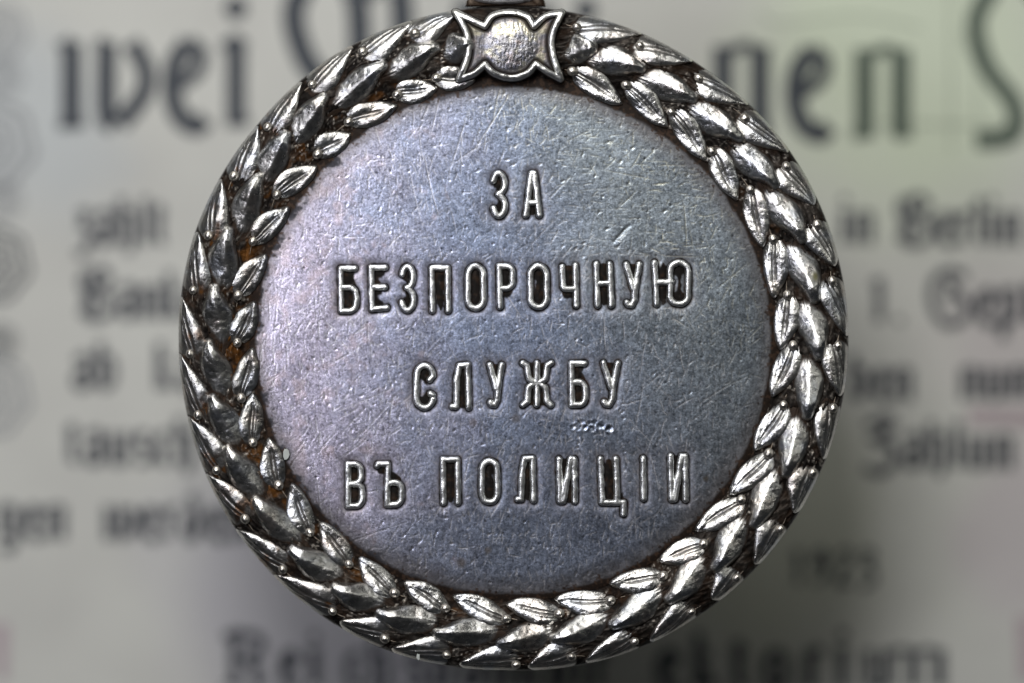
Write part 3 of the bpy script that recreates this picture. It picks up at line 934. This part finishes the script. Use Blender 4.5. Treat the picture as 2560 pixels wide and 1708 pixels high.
# lug soldered on the rim: a tapering block
lx = np.array([0, .06, .2, .5, .8, .94, 1.0])
nl = 22
prof_x = [(1163, 1365), (1166, 1362), (1178, 1350), (1200, 1326), (1212, 1316)]
prof_y = [12, -2, -20, -48, -70]
V_ = []
for (xa, xb), yy in zip(prof_x, prof_y):
    cxm, hwm = (xa + xb) / 2, (xb - xa) / 2
    for b in np.linspace(0, 2 * PI, nl, endpoint=False):
        cb, sb_ = math.cos(b), math.sin(b)
        V_.append((cxm + hwm * math.copysign(abs(cb) ** .5, cb), yy, -48 + 34 * math.copysign(abs(sb_) ** .7, sb_)))
V_ = np.array(V_)
nn = fbm(V_[:, 0], V_[:, 1] + V_[:, 2], 14, 340, 3)
cc = mix(np.broadcast_to(BROWN, (len(V_), 3)), (.35, .28, .22), sst(0, .5, nn))
part("suspension_lug", P(V_[:, 0], V_[:, 1], V_[:, 2]), grid_faces(len(prof_y), nl, True), M_ground, cc, np.full(len(V_), .3))
# ring bead in front of the lug and the ring above it
b = np.linspace(0, PI, 26)
tube_part("loop_collar", np.stack([1245 + 70 * np.cos(PI - b) * 1.0 + 14, -14 + 12 * np.sin(b), -10 - 14 * (1 - np.sin(b))], -1), 12.0, M_leaf, (.62, .62, .64), .85)
b = np.linspace(0, 2 * PI, 72, endpoint=False)
tube_part("suspension_ring", np.stack([1264 + 92 * np.cos(b), -150 + 92 * np.sin(b), -38 + 4 * np.sin(b)], -1), 15.0, M_leaf, (.62, .62, .62), .85, closed=True)

# ------------------------------------------------------------------ banknote lying under the medal
ZN = -GAP
KN = (D + GAP) / D          # survey pixels as they fall on the note
note = empty("banknote", (0, 0, ZN))
tag(note, "old pale grey banknote with large black gothic print lying behind the medal", "banknote")


def nx(px): return sx(px) * KN
def ny(py): return sy(py) * KN


gx = np.linspace(-6.2, 6.2, 90); gy = np.linspace(-4.1, 4.1, 60)
A, B = np.meshgrid(gx, gy, indexing='ij')
Zp = 0.012 * fbm(A * 100, B * 100, 210, 350, 3)


def paper_z(x, y): return 0.012 * fbm(np.asarray(x) * 100, np.asarray(y) * 100, 210, 350, 3)


mesh_np("paper", np.stack([A, B, Zp], -1).reshape(-1, 3), grid_faces(90, 60)[:, ::-1], M_paper, note)


def ink(name, polys, mat, lift=0.006):
    V, F = [], []
    for p in polys:
        n0 = len(V)
        for (x, y) in p: V.append((nx(x), ny(y)))
        F.append(list(range(n0, n0 + len(p))))
    V = np.array(V); z = paper_z(V[:, 0], V[:, 1]) + lift
    me = bpy.data.meshes.new(name)
    me.from_pydata([(float(a), float(b), float(c)) for (a, b), c in zip(V, z)], [], F)
    me.materials.append(mat)
    o = bpy.data.objects.new(name, me); C.objects.link(o); o.parent = note
    return o


def pen(pts, w0, w1=None, smooth_=True):
    """a broad-nib stroke as quads; width grows and shrinks along it"""
    if w1 is None: w1 = w0
    pts = np.array(pts, float)
    if smooth_ and len(pts) > 2:
        ext = np.vstack([2 * pts[0] - pts[1], pts, 2 * pts[-1] - pts[-2]])
        o = []
        for k in range(1, len(ext) - 2):
            p0, p1, p2, p3 = ext[k - 1:k + 3]
            for t in np.linspace(0, 1, 7)[:-1]:
                o.append(0.5 * (2 * p1 + (p2 - p0) * t + (2 * p0 - 5 * p1 + 4 * p2 - p3) * t * t + (3 * p1 - 3 * p2 - p0 + p3) * t ** 3))
        o.append(pts[-1]); pts = np.array(o)
    tg = np.gradient(pts, axis=0); tg /= np.linalg.norm(tg, axis=1)[:, None] + 1e-9
    nm = np.stack([-tg[:, 1], tg[:, 0]], -1)
    W = np.linspace(w0, w1, len(pts))[:, None] * 0.66
    a = pts + nm * W; b = pts - nm * W
    return [[tuple(a[i]), tuple(a[i + 1]), tuple(b[i + 1]), tuple(b[i])] for i in range(len(pts) - 1)]


# gothic letters: strokes in a box x 0..w (units of x-height), y 0 = x-height line, 1 = baseline; negative = ascender
def stem(x, y0=0.02, y1=.98): return [(x, y0), (x, y1)]
FR = {
    'i': (.34, [('s', stem(.17), .17), ('s', [(.02, .10), (.17, .0), (.26, .10)], .10), ('s', [(.17, .92), (.32, .9)], .08), ('d', (.17, -.36), .13)]),
    'n': (.72, [('s', stem(.17), .17), ('s', stem(.56), .17), ('s', [(.17, .12), (.40, .02), (.56, .10)], .09), ('s', [(.04, .97), (.28, .93)], .10), ('s', [(.50, .97), (.68, .93)], .10)]),
    'm': (1.1, [('s', stem(.17), .17), ('s', stem(.55), .17), ('s', stem(.93), .17), ('s', [(.17, .12), (.40, .02), (.55, .10), (.78, .02), (.93, .10)], .09)]),
    'u': (.72, [('s', stem(.17), .17), ('s', stem(.56), .17), ('s', [(.17, .92), (.36, .98), (.56, .88)], .10)]),
    'e': (.58, [('s', [(.36, .04), (.18, .28), (.14, .58), (.24, .86), (.44, .97), (.56, .88)], .17), ('s', [(.34, .03), (.50, .16), (.46, .36), (.22, .52)], .12)]),
    'w': (1.05, [('s', [(.22, .04), (.22, .96)], .18), ('s', [(.60, .04), (.60, .84), (.70, .96)], .18), ('s', [(.86, .04), (1.02, .34), (1.0, .62), (.74, .97)], .16), ('s', [(.08, .10), (.22, .02)], .08), ('s', [(.08, .97), (.36, .95)], .09), ('s', [(.48, .08), (.60, .02)], .08)]),
    'g': (.70, [('s', [(.50, .06), (.22, .12), (.14, .50), (.26, .86), (.52, .84)], .16), ('s', [(.56, .02), (.56, 1.0), (.44, 1.32), (.14, 1.30)], .15)]),
    'd': (.66, [('s', [(.30, -.42), (.46, .08), (.54, .5), (.42, .9), (.24, .92), (.14, .6), (.24, .16)], .16)]),
    'r': (.50, [('s', stem(.17), .17), ('s', [(.17, .2), (.34, .02), (.46, .12)], .13)]),
    'a': (.68, [('s', [(.14, .16), (.40, .02), (.54, .2), (.54, .98)], .15), ('s', [(.50, .42), (.20, .56), (.16, .84), (.36, .96), (.54, .84)], .14)]),
    'b': (.68, [('s', stem(.17, -.42, .95), .16), ('s', [(.17, .12), (.44, .06), (.56, .42), (.48, .84), (.20, .97)], .14)]),
    'h': (.70, [('s', stem(.17, -.42, .98), .16), ('s', [(.17, .14), (.44, .04), (.55, .3), (.54, .8), (.38, 1.25)], .14)]),
    'k': (.62, [('s', stem(.17, -.42, .98), .16), ('s', [(.17, .3), (.42, .08)], .12), ('s', [(.17, .40), (.50, .95)], .15)]),
    'l': (.36, [('s', stem(.17, -.42, .92), .16), ('s', [(.17, .9), (.32, .95)], .1)]),
    't': (.46, [('s', stem(.2, -.22, .9), .16), ('s', [(.03, .04), (.40, .04)], .10), ('s', [(.2, .9), (.40, .92)], .1)]),
    'c': (.50, [('s', [(.44, .08), (.18, .12), (.14, .5), (.22, .86), (.44, .92)], .16)]),
    's': (.56, [('s', [(.46, .06), (.18, .1), (.16, .36), (.46, .56), (.46, .86), (.12, .95)], .14)]),
    'z': (.54, [('s', [(.10, .08), (.44, .05), (.22, .44), (.46, .56), (.46, .95), (.24, 1.3), (.06, 1.2)], .13)]),
    'o': (.68, [('s', [(.34, .04), (.14, .3), (.16, .74), (.36, .95), (.54, .7), (.52, .26), (.34, .04)], .15)]),
    'p': (.68, [('s', stem(.17, .0, 1.4), .16), ('s', [(.17, .12), (.46, .06), (.56, .42), (.48, .84), (.20, .95)], .14)]),
    'B': (1.15, [('s', [(.2, -.4), (.1, .0), (.24, .3), (.2, .7), (.06, .9)], .14), ('s', [(.42, -.42), (.42, .95)], .15), ('s', [(.3, -.35), (.75, -.44), (.96, -.15), (.6, .2)], .14), ('s', [(.55, .22), (1.0, .35), (1.0, .8), (.6, 1.02), (.2, .92)], .15)]),
    'S': (1.25, [('s', [(1.1, -.30), (.6, -.44), (.2, -.15), (.16, .45), (.5, .98), (.95, .9), (1.12, .5), (.85, .2), (.55, .3)], .15), ('s', [(.55, -.2), (.75, .05), (.5, .25)], .12)]),
    'Z': (1.15, [('s', [(.15, -.3), (.6, -.42), (.95, -.35), (.5, .2), (.95, .35), (1.0, .8), (.6, 1.15), (.1, 1.0)], .16), ('s', [(.2, .1), (.5, .2)], .1)]),
    'R': (1.2, [('s', [(.34, -.42), (.30, .3), (.34, .95)], .17), ('s', [(.06, -.30), (.22, -.42), (.6, -.42), (.95, -.30), (.98, .02), (.5, .26)], .15), ('s', [(.6, .24), (.86, .45), (.88, .86), (1.1, .98)], .17), ('s', [(.06, .9), (.34, .97), (.5, .9)], .1)]),
    'M': (2.0, [('s', [(.45, -.75), (.2, -.3), (.35, .2), (.7, .62), (.65, .95), (.2, 1.0)], .20), ('s', [(.85, -.75), (1.1, -.45), (1.15, .2), (1.1, .95)], .20), ('s', [(1.2, -.5), (1.5, -.7), (1.75, -.4), (1.75, .9), (1.95, .98)], .20), ('s', [(.5, -.7), (.85, -.8)], .1)]),
    '1': (.5, [('s', stem(.25, -.3, .95), .15), ('s', [(.05, -.1), (.25, -.3)], .1)]),
    '9': (.62, [('s', [(.5, -.05), (.32, -.3), (.14, 0.), (.32, .3), (.5, .0), (.46, .6), (.14, .98)], .13)]),
    '2': (.62, [('s', [(.12, -.1), (.32, -.3), (.5, -.05), (.12, .9), (.54, .92)], .13)]),
    '3': (.62, [('s', [(.12, -.2), (.4, -.3), (.46, .0), (.26, .22), (.5, .5), (.44, .95), (.1, 1.05)], .13)]),
    '.': (.3, [('d', (.12, .9), .11)]),
    '-': (.4, [('s', [(.05, .5), (.35, .45)], .14)]),
    ' ': (.45, []),
}


def write(text, x, y, xh, sp, mat, sq=1.0, slope=0.0, matf=None, wmul=1.0):
    for ch in text:
        wd_, sts = FR[ch]
        polys = []
        for s in sts:
            if s[0] == 's': polys += pen([(x + px * xh * sq, y + slope * (x - 1280) - xh + py * xh) for px, py in s[1]], s[2] * xh * wmul)
            else:
                cx_, cy_ = x + s[1][0] * xh * sq, y + slope * (x - 1280) - xh + s[1][1] * xh
                polys.append([(cx_ + s[2] * xh * math.cos(a), cy_ + s[2] * xh * math.sin(a)) for a in np.linspace(0, 2 * PI, 12, endpoint=False)])
        if polys: ink("printed_letter", polys, matf(x) if matf else mat)
        x += (wd_ * sq + sp) * xh
    return x


gm = lambda x: M_ink_green if x > 1960 else M_ink
write("w", 128, 318, 222, 0, M_ink, 1.04)
write("e", 402, 322, 226, 0, M_ink, .88)
write("i", 552, 322, 222, 0, M_ink, 1.0)
write("M", 700, 318, 222, 0, M_ink, .78)
write("illi", 1125, 326, 222, .1, M_ink, 1.0)
write("o", 1500, 330, 222, 0, M_ink, 1)
write("n", 1768, 336, 226, 0, M_ink, 1.04)
write("e", 1958, 342, 226, 0, M_ink, .9)
write("n", 2122, 344, 226, 0, M_ink_green, 1.02)
write("M", 2400, 350, 226, 0, M_ink_green, .86, wmul=.8)
SL = 0.010
write("zahlt", 186, 622, 84, .04, M_ink_grey, .95, SL, wmul=1.25)
write("Banknote", 196, 806, 84, .04, M_ink_grey, .95, SL, wmul=1.25)
write("ab", 176, 984, 84, .04, M_ink_grey, 1.0, SL, wmul=1.25)
write("kann", 385, 984, 84, .04, M_ink_grey, 1.0, SL, wmul=1.25)
write("tausch gegen", 162, 1172, 84, .06, M_ink_grey, 1.0, SL, wmul=1.25)
write("gen", -10, 1358, 84, .06, M_ink_grey, 1.0, SL, wmul=1.25)
write("werden", 252, 1358, 84, .08, M_ink_grey, 1.0, SL, wmul=1.25)
write("in", 2098, 600, 80, .04, M_ink_grey, 1.0, SL, wmul=1.25)
write("Berlin", 2240, 600, 82, .04, M_ink_grey, 1.0, SL, wmul=1.25)
write("1.", 2176, 800, 88, .2, M_ink_grey, 1.0, SL, wmul=1.3)
write("Septe", 2316, 800, 92, .04, M_ink_grey, 1.0, SL, wmul=1.2)
write("ben", 2120, 990, 80, .04, M_ink_grey, 1.0, SL, wmul=1.25)
write("num", 2396, 986, 80, .04, M_ink_grey, 1.0, SL, wmul=1.3)
write("Zahlun", 2152, 1160, 84, .05, M_ink_grey, 1.0, SL, wmul=1.3)
write("1923", 1976, 1454, 66, .12, M_ink, 1.25, 0.01, wmul=1.2)
write("Rei", 556, 1716, 92, .22, M_ink, 1.05, 0.0, wmul=1.2)
write("ch", 860, 1722, 92, .12, M_ink, 1.0, 0.0)
write("sbankdir", 1010, 1722, 92, .12, M_ink, 1.0, 0.0)
write("ektoriu", 1636, 1722, 100, .28, M_ink, 1.1, 0.0, wmul=1.2)
write("m", 2190, 1722, 100, .28, M_ink, 1.7, 0.0, wmul=1.4)


# printed scrollwork down the left edge, fine frame lines top right, pink bars at the edges
def ring_poly(cx, cy, r, wd_, n=40, wob=0.0, lobes=7):
    out = []
    for i in range(n):
        a0, a1 = 2 * PI * i / n, 2 * PI * (i + 1) / n
        f = lambda a, q: (cx + (r + q + wob * math.sin(lobes * a)) * math.cos(a), cy + (r + q + wob * math.sin(lobes * a)) * math.sin(a))
        out.append([f(a0, wd_ / 2), f(a1, wd_ / 2), f(a1, -wd_ / 2), f(a0, -wd_ / 2)])
    return out


for (cx_, cy_, r_, dk) in [(-6, 80, 70, 0), (10, 190, 45, 0), (-30, 360, 112, 0), (10, 500, 45, 0), (-22, 660, 92, 1), (0, 856, 42, 1), (-26, 990, 96, 0)]:
    pol_ = []
    for k_, f_ in enumerate((1.0, .72, .45, .2)):
        pol_ += ring_poly(cx_, cy_, r_ * f_, r_ * (.14 if k_ % 2 == 0 else .09), wob=r_ * .05)
    ink("printed_scroll", pol_, M_ink_grey if dk else M_ink_pale, 0.005)
ink("printed_line", pen([(2376, -40), (2378, 380)], 2.2, smooth_=False), M_ink_green, .0045)
ink("printed_line", pen([(2200, 310), (2640, 314)], 2.2, smooth_=False), M_ink_green, .0042)
ink("printed_line", pen([(1900, 30), (1950, 60), (2140, 40), (2300, 70)], 2.0), M_ink_green, .0044)
ink("printed_line", pen([(2400, 80), (2440, 180), (2442, 300)], 2.0), M_ink_green, .0046)
ink("printed_bar", pen([(2420, 1040), (2600, 1048)], 30, smooth_=False), M_ink_pink, .003)
ink("printed_bar", pen([(2, 1560), (6, 1700)], 34, 18, smooth_=False), M_ink_pink, .003)
ink("printed_bar", pen([(2560, 1540), (2566, 1700)], 30, smooth_=False), M_ink_pink, .003)

# ------------------------------------------------------------------ what lies under it all
def box(name, x0, x1, y0, y1, z0_, z1_, mat):
    V_ = [(x, y, z) for z in (z0_, z1_) for y in (y0, y1) for x in (x0, x1)]
    F_ = [(0, 2, 3, 1), (4, 5, 7, 6), (0, 1, 5, 4), (2, 6, 7, 3), (0, 4, 6, 2), (1, 3, 7, 5)]
    me = bpy.data.meshes.new(name); me.from_pydata(V_, [], F_); me.materials.append(mat)
    o = bpy.data.objects.new(name, me); C.objects.link(o)
    return o


tt_ = box("table_top", -20, 20, -16, 16, ZN - 0.9, ZN - 0.05, M_table)
tt_['kind'] = 'structure'
# low round cork rest that holds the medal clear of the note (wholly behind it)
b = np.linspace(0, 2 * PI, 32, endpoint=False)
V_, zc = [], [(ZN + .03, .80), (ZN + .10, .86), (-.9, .70), (-.36, .66), (-.302, .62)]
for z_, r_ in zc:
    for a in b: V_.append((sx(CX) + r_ * math.cos(a), sy(CY) + r_ * math.sin(a), z_))
F_ = [tuple(f) for f in grid_faces(len(zc), 32, True)] + [tuple(range(4 * 32, 5 * 32)), tuple(range(31, -1, -1))]
me = bpy.data.meshes.new("cork_rest"); me.from_pydata(V_, [], [tuple(int(i) for i in f) for f in F_]); me.materials.append(M_cork)
cr = bpy.data.objects.new("cork_rest", me); C.objects.link(cr)
tag(cr, "small dark cork rest hidden underneath the silver medal", "stand")

for (px_, py_, rr_, hh_, lab) in [(716, 1136, 11, 6, "pale grey flake of dust beside the leaves at the lower left of the face"),
                              (1046, 1640, 6, 30, "thin pale splinter of dust stuck on the leaves at the bottom edge of the medal")]:
    V_ = []
    zc_ = float(z0(np.array(float(px_)), np.array(float(py_)))) + hh_
    n_ = 9
    for lay in (0, 2.5):
        for k in range(n_):
            a = 2 * PI * k / n_
            q_ = rr_ * (0.7 + 0.5 * random.random())
            V_.append(P(np.array(px_ + q_ * math.cos(a) * .7), np.array(py_ + q_ * math.sin(a) * 1.3), np.array(zc_ + lay + random.uniform(-.5, .5))))
    F_ = [tuple((j, (j + 1) % n_, n_ + (j + 1) % n_, n_ + j)) for j in range(n_)] + [tuple(range(n_, 2 * n_)), tuple(range(n_ - 1, -1, -1))]
    me = bpy.data.meshes.new("dust_fleck"); me.from_pydata([tuple(float(q) for q in v) for v in V_], [], F_); me.materials.append(M_fleck)
    o = bpy.data.objects.new("dust_fleck", me); C.objects.link(o)
    tag(o, lab, "dust fleck")

print("objects", len(bpy.data.objects), "tris", sum(len(o.data.polygons) * 2 for o in bpy.data.objects if o.type == 'MESH'))
